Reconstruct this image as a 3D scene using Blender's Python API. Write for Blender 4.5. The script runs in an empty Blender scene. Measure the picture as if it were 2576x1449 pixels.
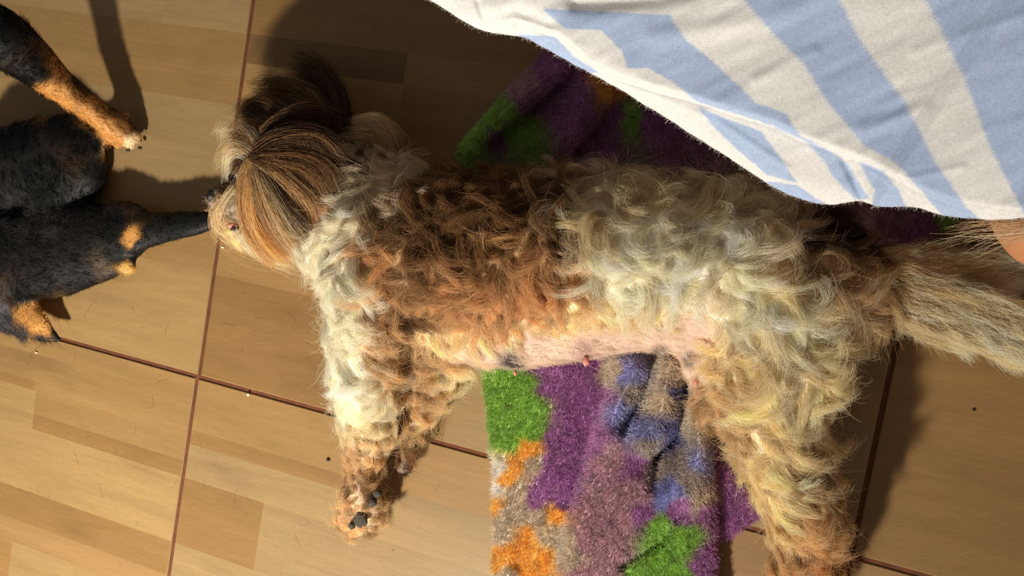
import bpy, bmesh, math, random
import numpy as np
from mathutils import Matrix, Vector, kdtree
rng = np.random.default_rng(7); random.seed(7)
S = bpy.context.scene; COL = S.collection

# ---------------------------------------------------------------- camera, light, exposure
F = 2410.45; W, H = 2576, 1449
_a = np.array([-0.062361, 0.349796, 0.186228]); _t = np.linalg.norm(_a); _k = _a/_t
_K = np.array([[0, -_k[2], _k[1]], [_k[2], 0, -_k[0]], [-_k[1], _k[0], 0]])
R = np.eye(3)+math.sin(_t)*_K+(1-math.cos(_t))*_K@_K          # camera axes in world (columns: right, up, back)
CAM = np.array([0.567667, 0.219951, 0.754265])
cd = bpy.data.cameras.new('camera'); cam = bpy.data.objects.new('camera', cd); COL.objects.link(cam)
cd.sensor_width = 36; cd.lens = F/W*36; cd.clip_start = .01
m4 = Matrix.Identity(4)
for i in range(3):
    for j in range(3): m4[i][j] = R[i, j]
    m4[i][3] = CAM[i]
cam.matrix_world = m4; S.camera = cam

wd = bpy.data.worlds.new('world'); S.world = wd; wd.use_nodes = True
bg = wd.node_tree.nodes['Background']; bg.inputs[0].default_value = (1.0, .93, .84, 1); bg.inputs[1].default_value = .155
ld = bpy.data.lights.new('window_light', 'AREA'); ld.shape = 'DISK'; ld.size = .09; ld.energy = 14; ld.color = (1.0, .935, .81); ld.spread = math.radians(132)
lo = bpy.data.objects.new('window_light', ld); COL.objects.link(lo); lo.location = (.20, -.80, .80)
lo.rotation_euler = (Vector((-.10, -.12, 0))-lo.location).to_track_quat('-Z', 'Y').to_euler()
S.view_settings.view_transform = 'Standard'; S.view_settings.look = 'None'
S.view_settings.gamma = 1; S.view_settings.use_curve_mapping = False; S.view_settings.exposure = .15
S.cycles.max_bounces = 14; S.cycles.diffuse_bounces = 7; S.cycles.transmission_bounces = 10

# ---------------------------------------------------------------- helpers
def P(px, py, z):
    """point at height z seen at a photo position (arrays welcome)"""
    px, py, z = np.broadcast_arrays(np.asarray(px, float), np.asarray(py, float), np.asarray(z, float))
    d = np.stack([(px-W/2)/F, -(py-H/2)/F, -np.ones_like(px)], -1)@R.T
    t = (z-CAM[2])/d[..., 2]
    return CAM+d*t[..., None]
def pix(p):
    q = (np.asarray(p)-CAM)@R
    return np.stack([W/2+F*q[..., 0]/-q[..., 2], H/2-F*q[..., 1]/-q[..., 2]], -1)
def mpp(p):                                       # metres per photo pixel at a point
    return -((np.asarray(p)-CAM)@R)[..., 2]/F
def lin(c):
    c = np.asarray(c, float)/255.; return np.where(c <= .04045, c/12.92, ((c+.055)/1.055)**2.4)
def _h(i, j, k):
    x = (i*374761393+j*668265263+k*2147483647) & 0x7fffffff
    x = ((x ^ (x >> 13))*1274126177) & 0x7fffffff
    return ((x ^ (x >> 16)) & 0xffff)/65535.
def noise(x, y, z=0, seed=0):
    x, y, z = np.broadcast_arrays(np.asarray(x, float)+seed*17.3, np.asarray(y, float), np.asarray(z, float))
    i, j, k = (np.floor(v).astype(np.int64) for v in (x, y, z)); u, v, w = x-i, y-j, z-k
    u, v, w = (t*t*(3-2*t) for t in (u, v, w)); r = 0
    for a in (0, 1):
        for b in (0, 1):
            for c in (0, 1):
                r = r+_h(i+a, j+b, k+c)*(u if a else 1-u)*(v if b else 1-v)*(w if c else 1-w)
    return r*2-1
def inside(x, y, poly):
    r = np.zeros(np.shape(x), bool); n = len(poly)
    for a in range(n):
        x0, y0 = poly[a]; x1, y1 = poly[(a+1) % n]
        if y0 == y1: continue
        c = (y0 > y) != (y1 > y)
        r ^= c & (x < (x1-x0)*(y-y0)/(y1-y0)+x0)
    return r
def segdist(x, y, pl):
    d = np.full(np.shape(x), 1e9)
    for (x0, y0), (x1, y1) in zip(pl[:-1], pl[1:]):
        dx, dy = x1-x0, y1-y0
        t = np.clip(((x-x0)*dx+(y-y0)*dy)/(dx*dx+dy*dy), 0, 1)
        d = np.minimum(d, np.hypot(x-x0-t*dx, y-y0-t*dy))
    return d
def tag(o, label=None, cat=None, group=None, kind=None):
    for k, v in (('label', label), ('category', cat), ('group', group), ('kind', kind)):
        if v: o[k] = v
    return o
def link(name, data, mat=None, parent=None):
    o = bpy.data.objects.new(name, data); COL.objects.link(o)
    if mat: data.materials.append(mat)
    if parent: o.parent = parent
    return o
def mesh(name, v, f, mat=None, parent=None, col=None, smooth=True):
    me = bpy.data.meshes.new(name); me.from_pydata([tuple(p) for p in v], [], [tuple(q) for q in f])
    if smooth: me.polygons.foreach_set('use_smooth', [True]*len(me.polygons))
    if col is not None: setcol(me, col)
    return link(name, me, mat, parent)
def setcol(me, col):
    a = me.color_attributes.new('col', 'FLOAT_COLOR', 'POINT')
    a.data.foreach_set('color', np.c_[col, np.ones(len(col))].astype(np.float32).ravel())

# ---------------------------------------------------------------- materials
def mat(name, base=(.5, .5, .5), rough=.6, attr=None, spec=.5, var=0, vscale=80, bump=0, bscale=300, sheen=0, sss=0, vary=None):
    m = bpy.data.materials.new(name); m.use_nodes = True; nt = m.node_tree; N = nt.nodes; L = nt.links
    b = N['Principled BSDF']; b.inputs['Roughness'].default_value = rough; b.inputs['Specular IOR Level'].default_value = spec
    if sheen: b.inputs['Sheen Weight'].default_value = sheen
    if sss: b.inputs['Subsurface Weight'].default_value = sss; b.inputs['Subsurface Scale'].default_value = .006
    tc = N.new('ShaderNodeTexCoord')
    if attr:
        a = N.new('ShaderNodeAttribute'); a.attribute_name = attr; src = a.outputs['Color']
    else:
        a = N.new('ShaderNodeRGB'); a.outputs[0].default_value = (*base, 1); src = a.outputs[0]
    if var:
        n = N.new('ShaderNodeTexNoise'); n.inputs['Scale'].default_value = vscale; n.inputs['Detail'].default_value = 6
        L.new(tc.outputs['Object'], n.inputs['Vector'])
        mr = N.new('ShaderNodeMapRange'); mr.inputs[3].default_value = 1-var; mr.inputs[4].default_value = 1+var
        mr.inputs[1].default_value = .3; mr.inputs[2].default_value = .7
        L.new(n.outputs['Fac'], mr.inputs[0])
        mx = N.new('ShaderNodeVectorMath'); mx.operation = 'SCALE'; L.new(src, mx.inputs[0]); L.new(mr.outputs[0], mx.inputs['Scale']); src = mx.outputs[0]
    L.new(src, b.inputs['Base Color'])
    if bump:
        n = N.new('ShaderNodeTexNoise'); n.inputs['Scale'].default_value = bscale; n.inputs['Detail'].default_value = 5
        L.new(tc.outputs['Object'], n.inputs['Vector'])
        bp = N.new('ShaderNodeBump'); bp.inputs['Strength'].default_value = bump; bp.inputs['Distance'].default_value = .001
        L.new(n.outputs['Fac'], bp.inputs['Height']); L.new(bp.outputs[0], b.inputs['Normal'])
    return m
def hairmat(name, rough=.45, spec=.35, trans=.35):
    m = bpy.data.materials.new(name); m.use_nodes = True; nt = m.node_tree; N = nt.nodes; L = nt.links
    b = N['Principled BSDF']; b.inputs['Roughness'].default_value = rough; b.inputs['Specular IOR Level'].default_value = spec
    a = N.new('ShaderNodeAttribute'); a.attribute_name = 'col'; L.new(a.outputs['Color'], b.inputs['Base Color'])
    t = N.new('ShaderNodeBsdfTranslucent'); L.new(a.outputs['Color'], t.inputs['Color'])
    mx = N.new('ShaderNodeMixShader'); mx.inputs[0].default_value = trans
    L.new(b.outputs[0], mx.inputs[1]); L.new(t.outputs[0], mx.inputs[2]); L.new(mx.outputs[0], N['Material Output'].inputs[0])
    return m
M_HAIR = hairmat('dog_hair', .5, .3, .5); M_BLACK = hairmat('black_hair', .55, .10, .02); M_PLUSH = hairmat('plush_pile', .6, .25, .3)
M_SKIN = mat('dog_skin', attr='col', rough=.6, spec=.25, var=.12, vscale=60, sss=.1)
M_BSKIN = mat('black_dog_hide', attr='col', rough=.6, spec=.3)

def tile_material():
    m = bpy.data.materials.new('wood_print_tile'); m.use_nodes = True; nt = m.node_tree; N = nt.nodes; L = nt.links
    b = N['Principled BSDF']; b.inputs['Roughness'].default_value = .42; b.inputs['Specular IOR Level'].default_value = .35
    a = N.new('ShaderNodeAttribute'); a.attribute_name = 'col'
    g = N.new('ShaderNodeAttribute'); g.attribute_name = 'shift'
    tc = N.new('ShaderNodeNewGeometry')
    ad = N.new('ShaderNodeVectorMath'); ad.operation = 'ADD'; L.new(tc.outputs['Position'], ad.inputs[0]); L.new(g.outputs['Vector'], ad.inputs[1])
    def grain(sx, sy, det, rough=.6, dist=0):
        mp = N.new('ShaderNodeMapping'); mp.inputs['Scale'].default_value = (sx, sy, 1); L.new(ad.outputs[0], mp.inputs[0])
        n = N.new('ShaderNodeTexNoise'); n.inputs['Scale'].default_value = 1; n.inputs['Detail'].default_value = det
        n.inputs['Roughness'].default_value = rough; n.inputs['Distortion'].default_value = dist; L.new(mp.outputs[0], n.inputs['Vector']); return n.outputs['Fac']
    def rng_(src, a0, a1, lo_, hi):
        r = N.new('ShaderNodeMapRange'); L.new(src, r.inputs[0])
        for i, v in enumerate((a0, a1, lo_, hi)): r.inputs[i+1].default_value = v
        return r.outputs[0]
    def mul(x, y):
        q = N.new('ShaderNodeMath'); q.operation = 'MULTIPLY'; L.new(x, q.inputs[0]); L.new(y, q.inputs[1]); return q.outputs[0]
    f = mul(rng_(grain(4, 38, 5, .6, .8), .3, .7, .88, 1.10), rng_(grain(40, 420, 6, .7), .3, .7, .94, 1.06))
    f = mul(f, rng_(grain(7, 20, 3, .5, .4), .55, .75, 1.0, .84))
    f = mul(f, rng_(grain(160, 900, 3, .5), .3, .7, .95, 1.05))
    sp = rng_(grain(110, 160, 2, .5), .74, .79, 1.0, .72); f = mul(f, sp)
    sc = N.new('ShaderNodeVectorMath'); sc.operation = 'SCALE'; L.new(a.outputs['Color'], sc.inputs[0]); L.new(f, sc.inputs['Scale'])
    L.new(sc.outputs[0], b.inputs['Base Color'])
    bp = N.new('ShaderNodeBump'); bp.inputs['Strength'].default_value = .12; bp.inputs['Distance'].default_value = .0006
    L.new(grain(60, 500, 4, .6), bp.inputs['Height']); L.new(bp.outputs[0], b.inputs['Normal'])
    return m
M_TILE = tile_material()
M_GROUT = mat('grout', lin((98, 52, 22)), .85, var=.25, vscale=90, bump=.4, bscale=900)

# ---------------------------------------------------------------- floor: grout bed and wood-print tiles
def box(x0, x1, y0, y1, z0, z1):
    return [(x0, y0, z0), (x1, y0, z0), (x1, y1, z0), (x0, y1, z0), (x0, y0, z1), (x1, y0, z1), (x1, y1, z1), (x0, y1, z1)], \
        [(3, 2, 1, 0), (4, 5, 6, 7), (0, 1, 5, 4), (1, 2, 6, 5), (2, 3, 7, 6), (3, 0, 4, 7)]
v, f = box(-1.25, 1.85, -1.25, 1.25, -.02, -.0014)
floor = tag(mesh('floor', v, f, M_GROUT, smooth=False), kind='structure')
TONE = {'l': lin((200, 163, 113)), 'm': lin((189, 149, 100)), 'd': lin((176, 135, 88)), 'r': lin((186, 143, 92)), 'k': lin((152, 117, 78)), 'g': lin((190, 157, 114))}
# printed boards per tile: rows (v0, v1, [(u0, u1, tone), ...])
PLANKS = {
    (-1, -1): [(-.022, -.0, [(-.6, -.252, 'm'), (-.252, 0, 'm')]), (-.036, -.022, [(-.6, -.252, 'd'), (-.252, 0, 'm')]), (-.05, -.036, [(-.6, -.25, 'm'), (-.25, 0, 'm')]),
               (-.06, -.05, [(-.6, -.197, 'd'), (-.197, 0, 'm')]), (-.084, -.06, [(-.6, -.194, 'l'), (-.194, 0, 'm')]), (-.1, -.084, [(-.6, -.193, 'l'), (-.193, 0, 'd')]),
               (-.166, -.1, [(-.6, 0, 'l')]), (-.2, -.166, [(-.6, 0, 'd')]), (-.224, -.2, [(-.6, 0, 'm')]), (-.4, -.224, [(-.6, -.2, 'r'), (-.2, 0, 'l')]), (-.6, -.4, [(-.6, 0, 'm')])],
    (0, -1): [(-.052, 0, [(0, .4, 'm'), (.4, .6, 'd')]), (-.066, -.052, [(0, .2, 'd'), (.2, .6, 'g')]), (-.1, -.066, [(0, .37, 'g'), (.37, .6, 'm')]),
              (-.166, -.1, [(0, .094, 'd'), (.094, .6, 'g')]), (-.26, -.166, [(0, .22, 'g'), (.22, .6, 'm')]), (-.4, -.26, [(0, .4, 'd'), (.4, .6, 'l')]), (-.6, -.4, [(0, .6, 'm')])],
    (-1, 0): [(0, .1, [(-.6, 0, 'l')]), (.1, .166, [(-.6, -.3, 'm'), (-.3, 0, 'm')]), (.166, .26, [(-.6, -.281, 'l'), (-.281, 0, 'g')]), (.26, .327, [(-.6, 0, 'm')]),
              (.327, .4, [(-.6, -.1, 'g'), (-.1, 0, 'g')]), (.4, .5, [(-.6, 0, 'd')]), (.5, .6, [(-.6, 0, 'm')])],
    (0, 0): [(0, .1, [(0, .26, 'd'), (.26, .6, 'g')]), (.1, .166, [(0, .35, 'm'), (.35, .6, 'm')]), (.166, .3, [(0, .168, 'm'), (.168, .6, 'd')]), (.3, .327, [(0, .167, 'k'), (.167, .6, 'm')]),
             (.327, .43, [(0, .6, 'd')]), (.43, .6, [(0, .3, 'm'), (.3, .6, 'd')])],
    (1, 0): [(0, .098, [(.6, 1.2, 'd')]), (.098, .169, [(.6, 1.2, 'r')]), (.169, .26, [(.6, 1.2, 'k')]), (.26, .43, [(.6, 1.2, 'm')]), (.43, .6, [(.6, 1.2, 'd')])],
    (1, -1): [(-.1, 0, [(.6, 1.2, 'm')]), (-.3, -.1, [(.6, 1.2, 'd')]), (-.6, -.3, [(.6, 1.2, 'l')])],
}
GAP = .0019; BV = .0008
for I in range(-2, 3):
    for J in range(-2, 2):
        u0, u1, v0, v1 = I*.6+GAP, (I+1)*.6-GAP, J*.6+GAP, (J+1)*.6-GAP
        dx = -.002 if (J < 0 and I in (-1, 0)) else 0
        rows = PLANKS.get((I, J))
        if not rows:
            rows = []; y = J*.6
            while y < (J+1)*.6-.01:
                y2 = min(y+random.choice((.066, .1)), (J+1)*.6); s = I*.6+random.uniform(.15, .45)
                rows.append((y, y2, [(I*.6, s, random.choice('lmdg')), (s, (I+1)*.6, random.choice('lmdg'))])); y = y2
        vs, fs, cs, sh = [], [], [], []
        a0, a1, b0, b1 = u0+BV, u1-BV, v0+BV, v1-BV
        for (y0, y1, segs) in rows:
            for (x0, x1, t) in segs:
                X0, X1, Y0, Y1 = max(x0, a0), min(x1, a1), max(y0, b0), min(y1, b1)
                if X1 <= X0 or Y1 <= Y0: continue
                n = len(vs); vs += [(X0, Y0, 0), (X1, Y0, 0), (X1, Y1, 0), (X0, Y1, 0)]; fs.append((n, n+1, n+2, n+3))
                c = TONE[t]*np.array([.57, .565, .505])*random.uniform(.95, 1.05); cs += [c]*4
                q = (random.uniform(0, 9), random.uniform(0, 9), random.uniform(0, 9)); sh += [q]*4
        n = len(vs); c = TONE['l']*.5
        for (x0, x1, y0, y1, z) in ((a0, a1, b0, b1, 0), (u0, u1, v0, v1, -BV), (u0, u1, v0, v1, -.008)):
            vs += [(x0, y0, z), (x1, y0, z), (x1, y1, z), (x0, y1, z)]; cs += [c]*4; sh += [(0, 0, 0)]*4
        for r in (0, 4):
            for k in range(4): fs.append((n+r+4+k, n+r+4+(k+1) % 4, n+r+(k+1) % 4, n+r+k))
        vs = [(x+dx, y, z) for x, y, z in vs]
        t = mesh('tile', vs, fs, M_TILE, floor, np.array(cs), smooth=False)
        at = t.data.attributes.new('shift', 'FLOAT_VECTOR', 'POINT'); at.data.foreach_set('vector', np.array(sh, np.float32).ravel())

# ---------------------------------------------------------------- body building: a union of balls remeshed into one skin
def skin(name, chains, voxel=.0035, smooth=6, extra=None):
    bm = bmesh.new()
    def ball(c, r, sc=(1, 1, 1)):
        q = bmesh.ops.create_icosphere(bm, subdivisions=2, radius=1)
        for vv in q['verts']: vv.co = Vector((c[0]+vv.co.x*r*sc[0], c[1]+vv.co.y*r*sc[1], c[2]+vv.co.z*r*sc[2]))
    for ch in chains:                              # (px, py, r_px, z) ; pixels turned into metres at that height
        pts = [P(a, b, z) for a, b, r, z in ch]; rs = [r*mpp(p) for (a, b, r, z), p in zip(ch, pts)]
        for k in range(max(1, len(pts)-1)):
            p0, r0 = pts[k], rs[k]; p1, r1 = (pts[k+1], rs[k+1]) if len(pts) > 1 else (p0, r0)
            n = max(1, int(np.linalg.norm(p1-p0)/(.3*min(r0, r1))))
            for i in range(n+1):
                t = i/n; c = p0*(1-t)+p1*t; r = r0*(1-t)+r1*t; ball(c, r)
    me = bpy.data.meshes.new(name); bm.to_mesh(me); bm.free()
    o = link(name, me)
    md = o.modifiers.new('r', 'REMESH'); md.mode = 'VOXEL'; md.voxel_size = voxel
    ms = o.modifiers.new('s', 'SMOOTH'); ms.factor = .6; ms.iterations = smooth
    dg = bpy.context.evaluated_depsgraph_get(); me2 = bpy.data.meshes.new_from_object(o.evaluated_get(dg), depsgraph=dg)
    o.modifiers.clear(); o.data = me2; bpy.data.meshes.remove(me); me2.name = name
    for vv in me2.vertices: vv.co.z = max(vv.co.z, .0006)
    me2.polygons.foreach_set('use_smooth', [True]*len(me2.polygons))
    return o
def verts(me):
    a = np.empty(len(me.vertices)*3); me.vertices.foreach_get('co', a); return a.reshape(-1, 3)
def scatter(me, n):
    me.calc_loop_triangles(); T = np.empty(len(me.loop_triangles)*3, int); me.loop_triangles.foreach_get('vertices', T); T = T.reshape(-1, 3)
    V = verts(me); N = np.empty(len(V)*3); me.vertices.foreach_get('normal', N); N = N.reshape(-1, 3)
    A, B, C = V[T[:, 0]], V[T[:, 1]], V[T[:, 2]]; ar = np.linalg.norm(np.cross(B-A, C-A), axis=1)
    k = rng.choice(len(T), n, p=ar/ar.sum()); u, v_ = rng.random(n), rng.random(n); s = u+v_ > 1; u[s], v_[s] = 1-u[s], 1-v_[s]
    w = 1-u-v_
    p = A[k]*w[:, None]+B[k]*u[:, None]+C[k]*v_[:, None]
    q = N[T[k, 0]]*w[:, None]+N[T[k, 1]]*u[:, None]+N[T[k, 2]]*v_[:, None]
    return p, q/np.linalg.norm(q, axis=1)[:, None]
def hair_object(name, pts, rad, col, material, parent=None):
    n, m, _ = pts.shape
    c = bpy.data.hair_curves.new(name); c.add_curves([m]*n)
    c.points.foreach_set('position', pts.astype(np.float32).ravel())
    a = c.attributes.get('radius') or c.attributes.new('radius', 'FLOAT', 'POINT')
    a.data.foreach_set('value', rad.astype(np.float32).ravel())
    a = c.attributes.new('col', 'FLOAT_COLOR', 'POINT')
    cc = np.concatenate([np.clip(col, 0, 1), np.ones((n, m, 1))], -1)
    a.data.foreach_set('color', cc.astype(np.float32).ravel())
    return link(name, c, material, parent)
RT, UP = R[:, 0], R[:, 1]
class Field:
    """what the coat is like around each named spot: lay of the hair, length, thickness of growth, colour"""
    def __init__(s, rows, pw=5, warp=22):
        s.xy = np.array([r[:2] for r in rows], float); s.v = []
        for r in rows:
            a = math.radians(r[2]); s.v.append([math.cos(a), math.sin(a), r[3], r[4], r[5], *r[6]])
        s.v = np.array(s.v); s.pw = pw; s.warp = warp
    def __call__(s, p):
        q = pix(p); x, y = q[:, 0], q[:, 1]
        x = x+s.warp*noise(p[:, 0]*60, p[:, 1]*60, p[:, 2]*60, 1)+s.warp*.6*noise(p[:, 0]*170, p[:, 1]*170, p[:, 2]*170, 3)
        y = y+s.warp*noise(p[:, 0]*60, p[:, 1]*60, p[:, 2]*60, 2)
        out = np.zeros((len(p), s.v.shape[1])); wsum = np.zeros(len(p))
        for k in range(len(s.xy)):
            w = 1/(((x-s.xy[k, 0])**2+(y-s.xy[k, 1])**2)**(s.pw/2)+1e3)
            out += w[:, None]*s.v[k]; wsum += w
        return out/wsum[:, None]
def unit(a): return a/(np.linalg.norm(a, axis=-1, keepdims=True)+1e-12)
def coat(name, body, field, nclump, nhair, parent, material, m=10, conv=.8, rad=.00010, lift=.55, cvar=.16, wave=.28, wild_=.05, tip=.25, floor_z=.001, down=-.45, dirj=.45):
    me = body.data
    gp, gn = scatter(me, nclump); keep = gn[:, 2] > down; gp, gn = gp[keep], gn[keep]
    fv = field(gp); d3 = fv[:, :1]*RT-fv[:, 1:2]*UP
    K = len(gp); T = unit(d3-(d3*gn).sum(1)[:, None]*gn); B = np.cross(gn, T)
    L = fv[:, 2]*rng.uniform(.7, 1.45, K); cu = fv[:, 3]*.8
    th0 = rng.normal(0, dirj, K)*(.4+cu*.5)+.5*noise(gp[:, 0]*45, gp[:, 1]*45, gp[:, 2]*45, 9)*cu
    sgn = np.where(noise(gp[:, 0]*40, gp[:, 1]*40, gp[:, 2]*40, 4)+rng.normal(0, .35, K) > 0, 1, -1)
    kap = sgn*cu*rng.uniform(.5, 2.6, K); ph = rng.uniform(0, 6.28, K); A = wave*cu*rng.uniform(.5, 1.2, K)
    lf = lift*rng.uniform(.6, 1.3, K)
    G = np.zeros((K, m, 3)); pos = gp.copy(); G[:, 0] = pos
    for i in range(1, m):
        t = (i-.5)/(m-1); th = th0+kap*t*1.3+A*np.sin(5.5*t+ph)
        dr = T*np.cos(th)[:, None]+B*np.sin(th)[:, None]; l = lf*(1-1.5*t)+.25*cu*np.sin(6*t+ph*1.7)
        dr = unit(dr+gn*l[:, None]); pos = pos+dr*(L/(m-1))[:, None]; G[:, i] = pos
    p, n = scatter(me, nhair); keep = n[:, 2] > down; p, n = p[keep], n[keep]
    fh = field(p); keep = rng.random(len(p)) < fh[:, 4]; p, n, fh = p[keep], n[keep], fh[keep]
    kd = kdtree.KDTree(K)
    for i, q in enumerate(gp): kd.insert(q, i)
    kd.balance(); idx = np.array([kd.find(q)[1] for q in p]); g = G[idx]
    t = np.linspace(0, 1, m)[None, :, None]; N_ = len(p)
    ls = rng.uniform(.6, 1.08, N_)[:, None, None]
    rel = (g-g[:, :1])*ls; off = (gp[idx]-p)[:, None, :]
    c = conv*np.clip(rng.normal(1, .15, N_), .4, 1.15)[:, None, None]
    fuzz = rng.normal(0, 1, (N_, 1, 3))*.0013*t+rng.normal(0, 1, (N_, 1, 3))*.0006*np.sin(t*9+rng.uniform(0, 6, (N_, 1, 1)))
    pts = p[:, None, :]+rel+off*c*t**.8+fuzz
    wild = rng.random(N_) < wild_; pts[wild] += (rng.normal(0, 1, (wild.sum(), 1, 3))*.006+n[wild][:, None]*.004)*t**1.5
    pts[:, :, 2] = np.maximum(pts[:, :, 2], floor_z); pts[:, 0] -= n*.0008
    rd = rad*(1-.65*t[0, :, 0][None, :]**1.5)*rng.uniform(.7, 1.3, N_)[:, None]
    cl = rng.normal(0, cvar, K)[idx]+rng.normal(0, cvar*.6, N_)
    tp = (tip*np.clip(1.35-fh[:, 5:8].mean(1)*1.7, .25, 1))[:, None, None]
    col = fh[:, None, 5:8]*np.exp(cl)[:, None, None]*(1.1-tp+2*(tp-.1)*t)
    return hair_object(name, pts, rd, col, material, parent)
def cat(P_, n):                                    # catmull-rom through control points
    P_ = np.asarray(P_, float); Q = np.vstack([2*P_[0]-P_[1], P_, 2*P_[-1]-P_[-2]]); out = []
    for t in np.linspace(0, len(P_)-1-1e-6, n):
        i = int(t); u = t-i; a, b, c, d = Q[i], Q[i+1], Q[i+2], Q[i+3]
        out.append(.5*((2*b)+(-a+c)*u+(2*a-5*b+4*c-d)*u*u+(-a+3*b-3*c+d)*u**3))
    return np.array(out)
def locks(name, specs, parent, material, m=14, rad=.00011, cvar=.14, stag=False):
    """long hanging locks: each spec = guide [(px,py,z)..], clumps, hairs per clump, root spread, tip spread (m), colours, wave"""
    AP, AR, AC = [], [], []
    for (g, nc, nh, rs, ts, cols, wave) in specs:
        GG = cat([P(*q) for q in g], 120)
        G = cat([P(*q) for q in g], m); t = np.linspace(0, 1, m)[:, None]
        tan = unit(np.gradient(G, axis=0)); side = unit(np.cross(tan, [0, 0, 1.])); upv = np.cross(side, tan)
        tot = np.linalg.norm(np.diff(G, axis=0), axis=1).sum()
        for _ in range(nc):
            if stag:
                a0 = rng.uniform(0, .75)*119; a1 = min(119, a0+119*rng.uniform(.25, .45)); ii = np.linspace(a0, a1, m); G = np.stack([np.interp(ii, np.arange(120), GG[:, c_]) for c_ in range(3)], 1)
                tot = np.linalg.norm(np.diff(G, axis=0), axis=1).sum(); tan = unit(np.gradient(G, axis=0)); side = unit(np.cross(tan, [0, 0, 1.])); upv = np.cross(side, tan)
            o = rng.uniform(-1, 1); h = rng.uniform(-.35, .5)
            w = rs+(ts-rs)*t; ph = rng.uniform(0, 6.28); s = rng.uniform(.75, 1.1)
            Cg = G+side*(o*w)+upv*(h*w*.6)+side*(wave*tot*np.sin(t*rng.uniform(5, 8)+ph)*t)
            Cg = Cg[:1]+(Cg-Cg[:1])*s
            c = np.asarray(cols[rng.integers(len(cols))])*math.exp(rng.normal(0, cvar))
            of = rng.normal(0, 1, (nh, 1, 3))*.0018*(1-.5*t)+rng.normal(0, 1, (nh, 1, 3))*.0022*t**2+rng.normal(0, 1, (nh, 1, 3))*.0007*np.sin(t*8+rng.uniform(0, 6, (nh, 1, 1)))
            pts = Cg[:1][None]+(Cg-Cg[:1])[None]*rng.uniform(.72, 1.06, (nh, 1, 1))+of; AP.append(pts); AR.append(rad*(1-.6*t[:, 0][None, :])*rng.uniform(.7, 1.3, (nh, 1)))
            AC.append(np.ones((nh, m, 1))*c*np.exp(rng.normal(0, cvar*.7, (nh, 1, 1)))*(.85+.25*t))
    pts = np.concatenate(AP); pts[:, :, 2] = np.maximum(pts[:, :, 2], .0012)
    return hair_object(name, pts, np.concatenate(AR), np.concatenate(AC), material, parent)

# ---------------------------------------------------------------- towel
G_, P_, M_, B_ = lin((168, 206, 104)), lin((188, 132, 184)), lin((204, 168, 178)), lin((220, 206, 186))
O_, W_, U_, D_, K_ = lin((248, 200, 108)), lin((245, 240, 234)), lin((172, 174, 218)), lin((110, 110, 165)), lin((190, 176, 168))
TS = [(1250, 980, G_), (1310, 975, G_), (1335, 1020, G_), (1250, 1080, G_), (1290, 1100, G_), (1228, 1030, G_), (1340, 1075, G_), (1235, 930, G_), (1255, 1175, W_), (1248, 1225, W_),
      (1300, 1160, O_), (1275, 1195, O_), (1330, 1125, O_), (1335, 1165, B_), (1300, 1230, B_), (1300, 1290, B_), (1262, 1300, B_), (1244, 1275, O_), (1242, 1400, O_), (1295, 1395, O_), (1335, 1350, O_), (1385, 1400, O_),
      (1400, 1290, O_), (1350, 1290, B_), (1420, 1350, B_), (1340, 1435, O_), (1270, 1440, B_), (1430, 1400, B_), (1250, 1350, B_), (1380, 1340, B_),
      (1400, 960, P_), (1450, 1050, P_), (1400, 1100, P_), (1380, 1180, P_), (1360, 1245, P_), (1440, 1200, P_), (1500, 1000, P_), (1480, 1110, P_), (1380, 900, P_), (1480, 900, P_), (1420, 1250, P_),
      (1500, 1250, M_), (1470, 1350, M_), (1540, 1150, M_), (1560, 1300, M_), (1595, 1230, M_), (1520, 1430, M_), (1560, 1400, M_), (1600, 1170, P_), (1620, 1290, P_), (1450, 1449, M_),
      (1545, 930, B_), (1600, 975, K_), (1660, 1000, B_), (1630, 1120, K_), (1585, 940, U_), (1575, 1040, U_), (1715, 985, D_), (1690, 1095, D_), (1700, 1225, U_), (1675, 1250, U_), (1755, 1170, U_), (1620, 1090, U_),
      (1765, 1250, B_), (1745, 1060, B_), (1650, 1180, K_), (1720, 1160, K_), (1700, 930, B_), (1760, 960, B_), (1740, 1210, K_),
      (1660, 1310, G_), (1665, 1345, G_), (1725, 1345, G_), (1660, 1400, G_), (1700, 1385, G_), (1620, 1440, G_), (1720, 1445, G_), (1600, 1449, G_), (1775, 1390, P_), (1790, 1290, P_), (1755, 1420, P_), (1795, 1449, P_), (1710, 1285, P_),
      (1450, 700, P_), (1600, 700, B_), (1300, 700, G_), (1700, 600, M_), (1350, 250, P_), (1250, 340, P_), (1450, 230, P_), (1450, 300, P_), (1550, 300, P_), (1200, 335, G_), (1235, 290, G_), (1155, 375, G_), (1290, 335, G_), (1300, 320, G_),
      (1325, 205, M_), (1380, 180, P_), (1530, 215, O_), (1500, 350, P_), (1580, 300, G_), (1650, 300, P_), (2300, 600, P_), (2320, 575, P_), (2250, 580, M_), (2385, 540, G_), (2410, 560, G_), (2000, 450, B_), (2100, 300, P_),
      (1850, 1230, P_), (1860, 1300, P_), (1820, 1180, P_), (1900, 1290, P_)]
TXY = np.array([t[:2] for t in TS], float); TC = np.array([t[2] for t in TS])
def towel_color(x, y):
    x = x+10*noise(x/28, y/28, 0, 5)+5*noise(x/9, y/9, 0, 6); y = y+10*noise(x/28, y/28, 3, 7)
    out = np.zeros((len(x), 3)); ws = np.zeros(len(x))
    for k in range(len(TXY)):
        w = 1/(((x-TXY[k, 0])**2+(y-TXY[k, 1])**2)**2.8+1e5); out += w[:, None]*TC[k]; ws += w
    return out/ws[:, None]
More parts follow.
